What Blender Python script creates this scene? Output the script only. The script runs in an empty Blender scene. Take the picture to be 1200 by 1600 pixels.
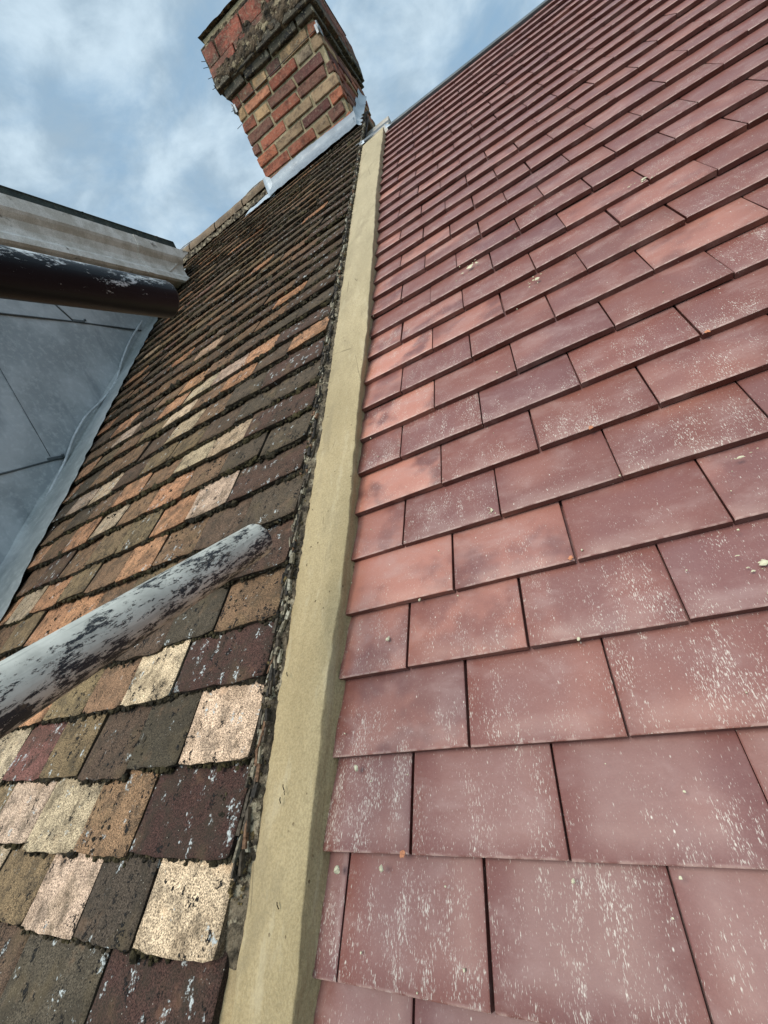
import bpy, math, random
import numpy as np
from mathutils import Matrix, Vector
random.seed(7)
RNG = np.random.default_rng(7)
sc = bpy.context.scene
C = sc.collection

# ------------------------------------------------------------------ frame of reference
# roof coordinates: u along the eaves (right), v up the slope, n out of the roof
PITCH = math.radians(38)
BASE = 5.5                                   # height of the roof origin above the ground
cs, sn = math.cos(PITCH), math.sin(PITCH)
def W(u, v, n):                              # roof coordinates -> world
    return Vector((u, v*cs - n*sn, v*sn + n*cs + BASE))

# ------------------------------------------------------------------ camera
RC = [[0.8551713769533005, 0.014891179357991113, -0.5181314204108025],
      [-0.30150811574930486, -0.7987957916172299, -0.5205940255413216],
      [-0.4216334571365173, 0.6014179379344639, -0.6786174855921046]]
def Wd(d): return Vector((d[0], d[1]*cs - d[2]*sn, d[1]*sn + d[2]*cs))
cam_d = bpy.data.cameras.new('camera')
cam = bpy.data.objects.new('camera', cam_d); C.objects.link(cam)
ax, ay, az = Wd(RC[0]), -Wd(RC[1]), -Wd(RC[2])
M = Matrix.Identity(4)
for i in range(3):
    M[i][0], M[i][1], M[i][2] = ax[i], ay[i], az[i]
M.translation = W(0.37021, 0.11834, 0.52142)
cam.matrix_world = M
cam_d.sensor_fit = 'VERTICAL'; cam_d.sensor_height = 24; cam_d.sensor_width = 18
cam_d.lens = 670.7/1600*24
cam_d.clip_start = 0.02; cam_d.clip_end = 3000
sc.camera = cam

# ------------------------------------------------------------------ sky, sun, exposure
SUN_DIR = Vector((-0.18, -0.58, 0.88)).normalized()   # towards the sun
sc.view_settings.view_transform = 'Standard'; sc.view_settings.look = 'None'
sc.view_settings.exposure = 0.25; sc.view_settings.gamma = 1
world = bpy.data.worlds.new('World'); sc.world = world; world.use_nodes = True
nt = world.node_tree; nt.nodes.clear()
def N(nt, t, **k):
    n = nt.nodes.new(t)
    for a, b in k.items(): setattr(n, a, b)
    return n
out = N(nt, 'ShaderNodeOutputWorld'); bg = N(nt, 'ShaderNodeBackground')
bg.inputs[1].default_value = 0.10
sky = N(nt, 'ShaderNodeTexSky', sky_type='NISHITA', sun_disc=False)
sky.sun_elevation = math.asin(SUN_DIR.z); sky.sun_rotation = math.atan2(SUN_DIR.x, SUN_DIR.y)
sky.altitude = 50; sky.air_density = 1.0; sky.dust_density = 1.5
tc = N(nt, 'ShaderNodeTexCoord')
# clouds on a flat layer overhead: direction / height
sep = N(nt, 'ShaderNodeSeparateXYZ'); nt.links.new(tc.outputs['Generated'], sep.inputs[0])
mz = N(nt, 'ShaderNodeMath', operation='ADD'); nt.links.new(sep.outputs[2], mz.inputs[0]); mz.inputs[1].default_value = 0.28
dx = N(nt, 'ShaderNodeMath', operation='DIVIDE'); nt.links.new(sep.outputs[0], dx.inputs[0]); nt.links.new(mz.outputs[0], dx.inputs[1])
dy = N(nt, 'ShaderNodeMath', operation='DIVIDE'); nt.links.new(sep.outputs[1], dy.inputs[0]); nt.links.new(mz.outputs[0], dy.inputs[1])
cmb = N(nt, 'ShaderNodeCombineXYZ'); nt.links.new(dx.outputs[0], cmb.inputs[0]); nt.links.new(dy.outputs[0], cmb.inputs[1]); cmb.inputs[2].default_value = 3.7
n1 = N(nt, 'ShaderNodeTexNoise'); n1.inputs['Scale'].default_value = 4.2; n1.inputs['Detail'].default_value = 8; n1.inputs['Roughness'].default_value = 0.60; n1.inputs['Distortion'].default_value = 0.3
n2 = N(nt, 'ShaderNodeTexNoise'); n2.inputs['Scale'].default_value = 8.5; n2.inputs['Distortion'].default_value = 0.25; n2.inputs['Detail'].default_value = 7; n2.inputs['Roughness'].default_value = 0.58
sv = N(nt, 'ShaderNodeMapping'); nt.links.new(tc.outputs['Generated'], sv.inputs[0]); sv.inputs['Scale'].default_value = (1, 1, 1.5); sv.inputs['Location'].default_value = (1.3, .4, 2.2)
for n_ in (n1, n2): nt.links.new(sv.outputs[0], n_.inputs['Vector'])
r1 = N(nt, 'ShaderNodeMapRange'); r1.inputs[1].default_value = 0.24; r1.inputs[2].default_value = 0.58; r1.interpolation_type = 'SMOOTHSTEP'
nt.links.new(n1.outputs[0], r1.inputs[0])
r2 = N(nt, 'ShaderNodeMapRange'); r2.inputs[1].default_value = 0.33; r2.inputs[2].default_value = 0.72; r2.interpolation_type = 'SMOOTHSTEP'
nt.links.new(n2.outputs[0], r2.inputs[0])
cc = N(nt, 'ShaderNodeMix', data_type='RGBA'); cc.inputs[6].default_value = (3.1, 4.2, 5.2, 1); cc.inputs[7].default_value = (5.4, 6.7, 7.7, 1)
nt.links.new(r2.outputs[0], cc.inputs[0])
sk = N(nt, 'ShaderNodeMix', data_type='RGBA', blend_type='MULTIPLY'); sk.inputs[0].default_value = 1; sk.inputs[7].default_value = (1.0, 1.0, 1.0, 1)
nt.links.new(sky.outputs[0], sk.inputs[6])
base = N(nt, 'ShaderNodeMix', data_type='RGBA'); base.inputs[0].default_value = 0.8
nt.links.new(sk.outputs[2], base.inputs[6]); base.inputs[7].default_value = (2.7, 4.4, 6.1, 1)     # thin high haze over the blue
mx = N(nt, 'ShaderNodeMix', data_type='RGBA'); nt.links.new(r1.outputs[0], mx.inputs[0]); nt.links.new(base.outputs[2], mx.inputs[6]); nt.links.new(cc.outputs[2], mx.inputs[7])
# cloud lit through towards the sun
dt = N(nt, 'ShaderNodeVectorMath', operation='DOT_PRODUCT'); nt.links.new(tc.outputs['Generated'], dt.inputs[0]); dt.inputs[1].default_value = SUN_DIR
gl = N(nt, 'ShaderNodeMapRange'); gl.interpolation_type = 'SMOOTHSTEP'
for i_, q_ in enumerate((.35, 1.0, 1.0, 2.6)): gl.inputs[i_+1].default_value = q_
nt.links.new(dt.outputs['Value'], gl.inputs[0])
gm = N(nt, 'ShaderNodeVectorMath', operation='SCALE'); nt.links.new(mx.outputs[2], gm.inputs[0]); nt.links.new(gl.outputs[0], gm.inputs[3])
nt.links.new(gm.outputs[0], bg.inputs[0]); nt.links.new(bg.outputs[0], out.inputs[0])

sd = bpy.data.lights.new('sun', 'SUN'); sd.energy = 2.6; sd.angle = math.radians(30); sd.color = (1, 0.92, 0.80)
so = bpy.data.objects.new('sun', sd); C.objects.link(so)
so.rotation_euler = SUN_DIR.to_track_quat('Z', 'Y').to_euler(); so.location = (0, -3, 12)

# ------------------------------------------------------------------ small helpers
def lin(c):
    return tuple((x/255/12.92 if x/255 <= 0.04045 else ((x/255+0.055)/1.055)**2.4) for x in c)
def tag(o, label=None, cat=None, group=None, kind=None):
    for k, v in (('label', label), ('category', cat), ('group', group), ('kind', kind)):
        if v: o[k] = v
    return o
def vnoise(p, seed=0):
    """value noise of points (N,3)"""
    p = np.asarray(p, float); i = np.floor(p).astype(np.int64); f = p - i; f = f*f*(3-2*f)
    def h(a):
        x = (a[:, 0]*374761393 + a[:, 1]*668265263 + a[:, 2]*2147483647 + seed*1274126177) & 0xffffffff
        x = ((x ^ (x >> 13))*1274126177) & 0xffffffff
        return ((x ^ (x >> 16)) & 0xffffff)/0xffffff
    r = 0
    for dx_ in (0, 1):
        for dy_ in (0, 1):
            for dz_ in (0, 1):
                w = (f[:, 0] if dx_ else 1-f[:, 0])*(f[:, 1] if dy_ else 1-f[:, 1])*(f[:, 2] if dz_ else 1-f[:, 2])
                r = r + w*h(i+np.array([dx_, dy_, dz_]))
    return r*2-1
class MB:
    """collects faces with a colour, a per-piece random and uv; builds ONE mesh object"""
    def __init__(s): s.v = []; s.f = []; s.c = []; s.uv = []; s.sm = []; s.x = []; s.n = 0
    def add(s, verts, faces, col=(1, 1, 1), uv=None, smooth=False, ext=(0, 0, 0)):
        verts = np.asarray(verts, float); b = s.n
        s.v.append(verts); s.n += len(verts)
        for f in faces: s.f.append([b+i for i in f]); s.sm.append(smooth)
        s.c.append(np.tile(np.array([*col, 1.0]), (len(verts), 1)))
        s.x.append(np.tile(np.array([*ext, 0.0][:4] if len(ext) < 4 else ext, float), (len(verts), 1)))
        s.uv.append(np.zeros((len(verts), 2)) if uv is None else np.asarray(uv, float))
    def box(s, a, b, col=(1, 1, 1), bev=0, jit=0, ext=(0, 0, 0)):
        a = np.minimum(a, b).astype(float) if False else np.array(a, float); b = np.array(b, float)
        if bev <= 0:
            vs = [(x, y, z) for x in (a[0], b[0]) for y in (a[1], b[1]) for z in (a[2], b[2])]
            fs = [(0, 1, 3, 2), (4, 6, 7, 5), (0, 4, 5, 1), (2, 3, 7, 6), (0, 2, 6, 4), (1, 5, 7, 3)]
            vs = np.array(vs) + (RNG.normal(0, jit, (8, 3)) if jit else 0)
            s.add(vs, fs, col, ext=ext); return
        vs = []; 
        for x in (0, 1):
            for y in (0, 1):
                for z in (0, 1):
                    c = np.array([(a, b)[x][0], (a, b)[y][1], (a, b)[z][2]]); sg = np.array([1-2*x, 1-2*y, 1-2*z])*bev
                    j = RNG.normal(0, jit, 3) if jit else 0
                    for k in range(3):
                        p = c+sg+j; p[k] -= sg[k]; vs.append(p)
        def I(x, y, z, k): return ((x*2+y)*2+z)*3+k
        fs = [(I(0,0,0,0), I(0,0,1,0), I(0,1,1,0), I(0,1,0,0)), (I(1,0,0,0), I(1,1,0,0), I(1,1,1,0), I(1,0,1,0)),
              (I(0,0,0,1), I(1,0,0,1), I(1,0,1,1), I(0,0,1,1)), (I(0,1,0,1), I(0,1,1,1), I(1,1,1,1), I(1,1,0,1)),
              (I(0,0,0,2), I(0,1,0,2), I(1,1,0,2), I(1,0,0,2)), (I(0,0,1,2), I(1,0,1,2), I(1,1,1,2), I(0,1,1,2))]
        for x in (0, 1):
            for y in (0, 1): fs.append((I(x,y,0,0), I(x,y,0,1), I(x,y,1,1), I(x,y,1,0)))
            for z in (0, 1): fs.append((I(x,0,z,0), I(x,1,z,0), I(x,1,z,2), I(x,0,z,2)))
        for y in (0, 1):
            for z in (0, 1): fs.append((I(0,y,z,1), I(0,y,z,2), I(1,y,z,2), I(1,y,z,1)))
        for x in (0, 1):
            for y in (0, 1):
                for z in (0, 1): fs.append((I(x,y,z,0), I(x,y,z,1), I(x,y,z,2)))
        s.add(vs, fs, col, ext=ext)
    def grid(s, P, col=(1, 1, 1), smooth=True, uv=None, ext=(0, 0, 0)):
        """P (a,b,3)"""
        a, b = P.shape[:2]
        fs = [(i*b+j, (i+1)*b+j, (i+1)*b+j+1, i*b+j+1) for i in range(a-1) for j in range(b-1)]
        s.add(P.reshape(-1, 3), fs, col, uv, smooth, ext)
    def tube(s, pts, r, seg=10, col=(1, 1, 1), cap=True, ext=(0, 0, 0)):
        pts = [Vector(p) for p in pts]; vs = []; 
        up = Vector((0.13, 0.21, 0.97))
        for i, p in enumerate(pts):
            d = (pts[min(i+1, len(pts)-1)]-pts[max(i-1, 0)]).normalized()
            a = d.cross(up).normalized(); b_ = d.cross(a)
            for k in range(seg):
                t = 2*math.pi*k/seg; vs.append(p+(a*math.cos(t)+b_*math.sin(t))*r)
        fs = [(i*seg+k, i*seg+(k+1) % seg, (i+1)*seg+(k+1) % seg, (i+1)*seg+k) for i in range(len(pts)-1) for k in range(seg)]
        if cap: fs += [tuple(range(seg)), tuple(reversed(range((len(pts)-1)*seg, len(pts)*seg)))]
        s.add([tuple(v) for v in vs], fs, col, smooth=True, ext=ext)
    def build(s, name, mat, parent=None, fix=True):
        me = bpy.data.meshes.new(name)
        V = np.concatenate(s.v)
        me.from_pydata(V.tolist(), [], s.f)
        me.polygons.foreach_set('use_smooth', s.sm)
        ca = me.attributes.new('tint', 'FLOAT_COLOR', 'POINT'); ca.data.foreach_set('color', np.concatenate(s.c).ravel())
        cx = me.attributes.new('piece', 'FLOAT_COLOR', 'POINT'); cx.data.foreach_set('color', np.concatenate(s.x).ravel())
        uvl = me.uv_layers.new(name='UVMap'); U = np.concatenate(s.uv)
        li = np.empty(len(me.loops), np.int32); me.loops.foreach_get('vertex_index', li)
        uvl.data.foreach_set('uv', U[li].ravel().astype(np.float32))
        me.materials.append(mat); me.update()
        if fix:
            import bmesh
            bm = bmesh.new(); bm.from_mesh(me); bmesh.ops.recalc_face_normals(bm, faces=bm.faces); bm.to_mesh(me); bm.free()
        o = bpy.data.objects.new(name, me); C.objects.link(o)
        if parent: o.parent = parent
        return o
def empty(name, loc=(0, 0, 0), pitch=False):
    o = bpy.data.objects.new(name, None); C.objects.link(o); o.location = loc
    if pitch: o.rotation_euler = (PITCH, 0, 0)
    o.empty_display_size = 0.2
    return o

# ------------------------------------------------------------------ material toolkit
class Mat:
    def __init__(s, name, rough=0.7, spec=0.4, metal=0.0):
        s.m = bpy.data.materials.new(name); s.m.use_nodes = True; s.t = s.m.node_tree
        s.b = s.t.nodes['Principled BSDF']; s.b.inputs['Roughness'].default_value = rough
        s.b.inputs['Specular IOR Level'].default_value = spec; s.b.inputs['Metallic'].default_value = metal
        s.tc = s.t.nodes.new('ShaderNodeTexCoord')
    def L(s, a, b): s.t.links.new(a, b)
    def n(s, t, **k): return N(s.t, t, **k)
    def attr(s, name, o='Color'): a = s.n('ShaderNodeAttribute', attribute_name=name); return a.outputs[o]
    def vec(s, scale=(1, 1, 1), src=None, add=None, rot=(0, 0, 0)):
        mp = s.n('ShaderNodeMapping'); mp.inputs['Scale'].default_value = scale; mp.inputs['Rotation'].default_value = rot
        src = src or s.tc.outputs['Object']
        if add is not None:
            va = s.n('ShaderNodeVectorMath', operation='ADD'); s.L(src, va.inputs[0]); s.L(add, va.inputs[1]); src = va.outputs[0]
        s.L(src, mp.inputs['Vector']); return mp.outputs[0]
    def noise(s, v, scale, detail=3, rough=0.55, dist=0):
        n = s.n('ShaderNodeTexNoise'); s.L(v, n.inputs['Vector']); n.inputs['Scale'].default_value = scale
        n.inputs['Detail'].default_value = detail; n.inputs['Roughness'].default_value = rough; n.inputs['Distortion'].default_value = dist
        return n.outputs[0]
    def voro(s, v, scale, rnd=1, out='Distance', feat='F1'):
        n = s.n('ShaderNodeTexVoronoi', feature=feat); s.L(v, n.inputs['Vector']); n.inputs['Scale'].default_value = scale
        n.inputs['Randomness'].default_value = rnd; return n.outputs[out]
    def rng(s, x, a, b, c=0, d=1, smooth=True):
        r = s.n('ShaderNodeMapRange'); s.L(x, r.inputs[0])
        for i, q in enumerate((a, b, c, d)): r.inputs[i+1].default_value = q
        if smooth: r.interpolation_type = 'SMOOTHSTEP'
        return r.outputs[0]
    def math(s, op, a, b=None):
        m = s.n('ShaderNodeMath', operation=op)
        for i, q in enumerate((a, b)):
            if q is None: continue
            if isinstance(q, (int, float)): m.inputs[i].default_value = q
            else: s.L(q, m.inputs[i])
        return m.outputs[0]
    def mix(s, f, a, b, mode='MIX'):
        m = s.n('ShaderNodeMix', data_type='RGBA', blend_type=mode)
        for i, q in ((0, f), (6, a), (7, b)):
            if isinstance(q, (int, float)): m.inputs[i].default_value = q
            elif isinstance(q, tuple): m.inputs[i].default_value = (*q, 1)
            else: s.L(q, m.inputs[i])
        return m.outputs[2]
    def bump(s, h, strength=0.5, dist=0.002, prev=None):
        b = s.n('ShaderNodeBump'); s.L(h, b.inputs['Height']); b.inputs['Strength'].default_value = strength; b.inputs['Distance'].default_value = dist
        if prev is not None: s.L(prev, b.inputs['Normal'])
        return b.outputs[0]
    def done(s, col=None, rough=None, normal=None):
        if col is not None:
            if isinstance(col, tuple): s.b.inputs['Base Color'].default_value = (*col, 1)
            else: s.L(col, s.b.inputs['Base Color'])
        if rough is not None: s.L(rough, s.b.inputs['Roughness'])
        if normal is not None: s.L(normal, s.b.inputs['Normal'])
        return s.m

def mat_new_tile():
    m = Mat('new_clay_tile', 0.5, 0.48)
    tint = m.attr('tint'); pc = m.attr('piece')
    off = m.n('ShaderNodeVectorMath', operation='SCALE'); m.L(pc, off.inputs[0]); off.inputs[3].default_value = 40
    off = off.outputs[0]
    sp = m.n('ShaderNodeSeparateColor'); m.L(pc, sp.inputs[0])       # r: random, g: amount of efflorescence, b: random
    uv = m.n('ShaderNodeSeparateXYZ'); m.L(m.tc.outputs['UV'], uv.inputs[0])
    v0 = m.vec((1, 1, 1), add=off)
    big = m.noise(v0, 9, 2)
    col = m.mix(m.rng(big, .35, .7), tint, m.mix(0.35, tint, (0.165, 0.075, 0.072)))
    bra = m.attr('piece', 'Alpha')
    bn = m.noise(v0, 10, 3, .6)
    col = m.mix(m.math('MULTIPLY', bra, m.rng(m.math('ADD', bn, m.math('MULTIPLY', bra, .13)), .46, .64)), col, (0.50, 0.205, 0.14))
    warm = m.noise(m.vec((1, 1, 1), add=pc), 5, 2)
    col = m.mix(m.rng(warm, .56, .72, 0, .25), col, (0.44, 0.19, 0.13))
    fine = m.noise(v0, 620, 4, .75)
    col = m.mix(m.rng(fine, .3, .7, 0, .38), col, m.mix(1.0, col, (0.62, 0.55, 0.55), 'MULTIPLY'))
    # pale dust film, smeared
    sm = m.noise(m.vec((1, 1.6, 1), add=off, rot=(0, 0, .5)), 15, 6, .66, .35)
    col = m.mix(m.rng(sm, .44, .76, .0, .30), col, (0.40, 0.28, 0.25))
    # efflorescence: short pale dashes running down the slope, gathered in patches
    st = m.noise(m.vec((1, .17, 1), add=off), 1050, 2, .62, .3)
    patch = m.noise(m.vec((1, .35, 1), add=off), 30, 3, .6)
    patch2 = m.noise(m.vec((1, .2, 1), add=off), 85, 2, .6)
    low = m.rng(m.math('ADD', uv.outputs[1], m.math('MULTIPLY', m.math('SUBTRACT', sp.outputs[2], .5), .7)), 1.10, .60, .1, 1)
    thr = m.math('MULTIPLY', m.math('MULTIPLY', m.rng(patch, .30, .64, .12, 1), low), sp.outputs[1])
    thr = m.math('MULTIPLY', thr, m.rng(patch2, .36, .6, .35, 1))
    hi = m.math('ADD', st, m.math('MULTIPLY', thr, .165))
    mask = m.rng(hi, .655, .79, 0, .68)
    col = m.mix(mask, col, (0.62, 0.55, 0.46))
    st2 = m.voro(m.vec((1, .55, 1), add=off), 95, 1)
    col = m.mix(m.math('MULTIPLY', m.rng(st2, .10, .03, 0, .8), m.rng(patch2, .52, .6)), col, (0.66, 0.60, 0.50))
    # scuffed lighter arris along the lower edge
    e = m.rng(uv.outputs[1], .035, .0, 0, .45)
    col = m.mix(m.math('MULTIPLY', e, m.rng(m.noise(v0, 60, 3), .4, .6)), col, (0.55, 0.38, 0.32))
    rough = m.rng(sm, .3, .7, .40, .56)
    h = m.math('ADD', m.math('MULTIPLY', fine, .35), m.math('MULTIPLY', mask, .5))
    nb = m.bump(m.noise(v0, 22, 2), .25, .004)
    return m.done(col, rough, m.bump(h, .35, .0006, nb))
def mat_old_tile():
    m = Mat('weathered_clay_tile', 0.9, 0.2)
    tint = m.attr('tint'); pc = m.attr('piece')
    off = m.n('ShaderNodeVectorMath', operation='SCALE'); m.L(pc, off.inputs[0]); off.inputs[3].default_value = 30
    off = off.outputs[0]
    sp = m.n('ShaderNodeSeparateColor'); m.L(pc, sp.inputs[0])   # g: white lichen amount, b: black lichen amount
    v0 = m.vec((1, 1, 1), add=off)
    g = m.noise(v0, 520, 3, .7); g2 = m.noise(v0, 190, 4, .7); b = m.noise(v0, 30, 4, .65); bb = m.noise(v0, 11, 3, .6)
    gr = m.mix(m.rng(g, .34, .66), (0.12, 0.11, 0.10), (2.05, 2.0, 1.95))
    col = m.mix(.85, tint, gr, 'MULTIPLY')
    col = m.mix(m.rng(g2, .45, .75, 0, .55), col, m.mix(1.0, col, (0.40, 0.36, 0.34), 'MULTIPLY'))
    col = m.mix(m.rng(b, .47, .64, 0, .8), col, m.mix(.6, col, (0.035, 0.028, 0.02)))
    col = m.mix(m.rng(bb, .54, .70, 0, .32), col, (0.14, 0.10, 0.05))        # olive algae
    col = m.mix(m.rng(m.noise(v0, 17, 4, .7), .58, .74, 0, .4), col, m.mix(.5, m.mix(1.0, tint, (2.2, 2, 1.8), 'MULTIPLY'), (0.30, 0.16, 0.09)))   # raw clay showing
    wn = m.noise(m.vec(), 13, 5, .68); wn2 = m.noise(m.vec((1, .6, 1)), 38, 5, .72)
    col = m.mix(m.rng(wn, .46, .66, 0, .6), col, m.mix(.5, m.mix(1.0, col, (.5, .45, .4), 'MULTIPLY'), (0.06, 0.048, 0.032)))
    col = m.mix(m.rng(wn2, .52, .68, 0, .55), col, m.mix(.5, m.mix(1.0, col, (.5, .45, .4), 'MULTIPLY'), (0.045, 0.036, 0.024)))
    # black lichen cushions and white lichen
    dn = m.n('ShaderNodeVectorMath', operation='ADD'); m.L(m.vec((1, .5, 1), add=off), dn.inputs[0])
    nn = m.n('ShaderNodeTexNoise'); m.L(v0, nn.inputs['Vector']); nn.inputs['Scale'].default_value = 180
    sc_ = m.n('ShaderNodeVectorMath', operation='SCALE'); m.L(nn.outputs[1], sc_.inputs[0]); sc_.inputs[3].default_value = .024
    m.L(sc_.outputs[0], dn.inputs[1])
    vb = m.voro(dn.outputs[0], 66)
    spots = m.math('MULTIPLY', m.rng(vb, .30, .16), m.rng(m.math('ADD', m.noise(v0, 20, 1), m.math('MULTIPLY', sp.outputs[2], .2)), .56, .60))
    col = m.mix(spots, col, (0.012, 0.011, 0.010))
    vw = m.voro(dn.outputs[0], 52)
    wsp = m.math('MULTIPLY', m.rng(vw, .30, .14), m.rng(m.math('ADD', m.noise(v0, 24, 1), m.math('MULTIPLY', sp.outputs[1], .24)), .58, .62))
    col = m.mix(m.math('MULTIPLY', wsp, m.rng(g2, .42, .54, 0, 1)), col, (0.44, 0.46, 0.44))
    tiny = m.rng(m.voro(v0, 150), .12, .06)
    col = m.mix(m.math('MULTIPLY', tiny, m.rng(b, .5, .6, 0, .8)), col, (0.42, 0.38, 0.31))
    h = m.math('ADD', m.math('MULTIPLY', g, .5), g2)
    h = m.math('ADD', h, m.math('MULTIPLY', spots, 1.2))
    return m.done(col, None, m.bump(h, .9, .0022, m.bump(b, .5, .006)))
def mat_granular(name, c1, c2, c3=None, s1=40, s2=200, rough=.9, bump=.8, bd=.003, attr=False, c3t=(.55, .65)):
    m = Mat(name, rough, .2)
    v = m.vec()
    a = m.noise(v, s1, 4, .65); b = m.noise(v, s2, 4, .7)
    col = m.mix(m.rng(a, .35, .65), c1, c2)
    if attr: col = m.mix(1.0, col, m.attr('tint'), 'MULTIPLY')
    if c3: col = m.mix(m.rng(m.noise(m.vec((1.1, 1, 1.3)), s1*.7, 4, .7), *c3t), col, c3)
    col = m.mix(m.rng(b, .3, .7, 0, .6), col, m.mix(1.0, col, (.45, .43, .4), 'MULTIPLY'))
    return m.done(col, None, m.bump(m.math('ADD', b, m.math('MULTIPLY', a, 2.)), bump, bd))
def mat_mortar():
    m = Mat('fresh_sand_mortar', .88, .25)
    v = m.vec()
    a = m.noise(m.vec((1, .35, 1)), 14, 4, .6); b = m.noise(v, 160, 4, .65); c = m.noise(v, 900, 2, .6)
    col = m.mix(m.rng(a, .3, .7), (0.31, 0.230, 0.115), (0.43, 0.325, 0.175))
    col = m.mix(m.rng(b, .45, .8, 0, .45), col, (0.18, 0.14, 0.07))
    col = m.mix(m.rng(c, .35, .65, 0, .25), col, (0.40, 0.34, 0.22))
    gx = m.n('ShaderNodeSeparateXYZ'); m.L(m.tc.outputs['Object'], gx.inputs[0])
    # the far end has dried paler
    col = m.mix(m.rng(gx.outputs[1], .3, 2.2, 0, .38), col, (0.42, 0.375, 0.275))
    dots = m.math('MULTIPLY', m.rng(m.voro(v, 60), .13, .06), m.rng(m.noise(v, 15, 2), .50, .56))
    col = m.mix(m.rng(m.noise(v, 330, 3, .7), .36, .64, .38, 0), col, (0.15, 0.11, 0.055))
    col = m.mix(m.rng(m.noise(m.vec((1, .3, 1)), 30, 4, .7), .54, .68, 0, .35), col, (0.45, 0.37, 0.24))
    col = m.mix(dots, col, (0.13, 0.09, 0.045))
    stn = m.noise(m.vec((1, .5, 1)), 7, 5, .65, .6)
    col = m.mix(m.rng(stn, .52, .66, 0, .4), col, (0.19, 0.15, 0.09))
    ck = m.voro(m.vec((1, .35, 1), add=None), 9, 1, feat='DISTANCE_TO_EDGE')
    crk = m.math('MULTIPLY', m.rng(ck, .012, .004), m.rng(m.noise(v, 6, 2), .55, .60))
    col = m.mix(m.math('MULTIPLY', crk, .6), col, (0.12, 0.09, 0.05))
    sc1 = m.rng(m.noise(m.vec((1, 3.2, 1), rot=(0, 0, .7)), 20, 4, .7, 2.), .62, .66, 0, .35)
    col = m.mix(sc1, col, (0.22, 0.175, 0.10))
    h = m.math('ADD', m.math('MULTIPLY', b, .6), m.math('MULTIPLY', c, .15))
    h = m.math('ADD', h, m.math('MULTIPLY', dots, -1))
    tr = m.noise(m.vec((1, .12, 1)), 110, 3, .6)
    return m.done(col, None, m.bump(h, .8, .0022, m.bump(m.math('ADD', a, m.math('MULTIPLY', tr, .25)), .6, .010)))
def mat_lead(name, c1, c2, c3):
    m = Mat(name, .5, .5, .12)
    v = m.vec()
    a = m.noise(v, 3.0, 5, .62); b = m.noise(v, 42, 5, .72); c = m.noise(m.vec((1, 1, .3)), 7, 4, .6)
    col = m.mix(m.rng(a, .38, .62), c1, c2)
    col = m.mix(m.rng(b, .46, .70, 0, .42), col, c3)
    col = m.mix(m.rng(c, .52, .68, 0, .5), col, m.mix(1.0, col, (.5, .52, .55), 'MULTIPLY'))
    return m.done(col, m.rng(b, .3, .7, .4, .62), m.bump(a, .35, .02, m.bump(b, .12, .002)))
def mat_brick():
    m = Mat('old_red_brick', .9, .2)
    tint = m.attr('tint'); pc = m.attr('piece'); off = m.n('ShaderNodeVectorMath', operation='SCALE'); m.L(pc, off.inputs[0]); off.inputs[3].default_value = 20
    v = m.vec(add=off.outputs[0])
    a = m.noise(v, 22, 4, .65); b = m.noise(v, 90, 4, .7)
    sp = m.n('ShaderNodeSeparateColor'); m.L(pc, sp.inputs[0])
    col = m.mix(m.rng(a, .44, .68, 0, .8), tint, m.mix(1.0, tint, (.32, .30, .34), 'MULTIPLY'))
    col = m.mix(m.rng(b, .5, .7, 0, .4), col, (.36, .27, .18))
    col = m.mix(m.rng(m.noise(m.vec(), 5, 4, .65), .48, .68, 0, .5), col, m.mix(1.0, col, (.42, .38, .36), 'MULTIPLY'))
    col = m.mix(m.math('MULTIPLY', sp.outputs[1], m.rng(m.noise(m.vec(), 13, 5, .7), .40, .56)), col, (.085, .072, .052))
    col = m.mix(m.math('MULTIPLY', sp.outputs[1], m.rng(m.noise(m.vec(), 47, 5, .7), .56, .62)), col, (.27, .23, .16))
    return m.done(col, None, m.bump(m.math('ADD', a, b), .9, .005))
def mat_tube(name, paint, under, rust, thr, rough=.45, axis_scale=(1, .28, 1), wide=.55, streak=(.45, .4), spec=.3, side=0.0, fine=120):
    m = Mat(name, rough, spec)
    a = m.noise(m.vec(axis_scale), fine, 9, .84, .1); b = m.noise(m.vec((1, .4, 1)), 26, 3, .6)
    t = m.math('ADD', a, m.math('MULTIPLY', m.math('SUBTRACT', b, .5), wide))
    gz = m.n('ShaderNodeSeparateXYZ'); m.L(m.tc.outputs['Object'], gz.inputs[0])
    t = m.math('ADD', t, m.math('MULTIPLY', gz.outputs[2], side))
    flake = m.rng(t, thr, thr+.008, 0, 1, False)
    pc = m.mix(m.rng(m.noise(m.vec(), 30, 4, .6), .35, .7), paint, tuple(x*.72 for x in paint))
    pc = m.mix(m.rng(m.noise(m.vec((1, .05, 1)), 140, 3, .7), .52, .62, 0, streak[1]), pc, tuple(x*streak[0] for x in paint))
    grime = m.rng(m.noise(m.vec((1, .3, 1)), 26, 5, .7), .55, .72, 0, .5)
    pc = m.mix(grime, pc, m.mix(.5, pc, rust))
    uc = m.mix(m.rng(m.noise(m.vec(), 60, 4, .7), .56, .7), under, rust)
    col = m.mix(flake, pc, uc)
    return m.done(col, m.rng(flake, 0, 1, rough, rough+.12), m.bump(m.math('SUBTRACT', 1.0, flake), .8, .0008, m.bump(a, .2, .001)))
def plain(name, c, rough=.6, metal=0, spec=.4, var=.35, scale=25):
    m = Mat(name, rough, spec, metal); a = m.noise(m.vec(), scale, 4, .6)
    col = m.mix(m.rng(a, .35, .7, 0, 1), c, tuple(x*(1-var) for x in c)); return m.done(col, None, m.bump(a, .2, .002))

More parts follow.
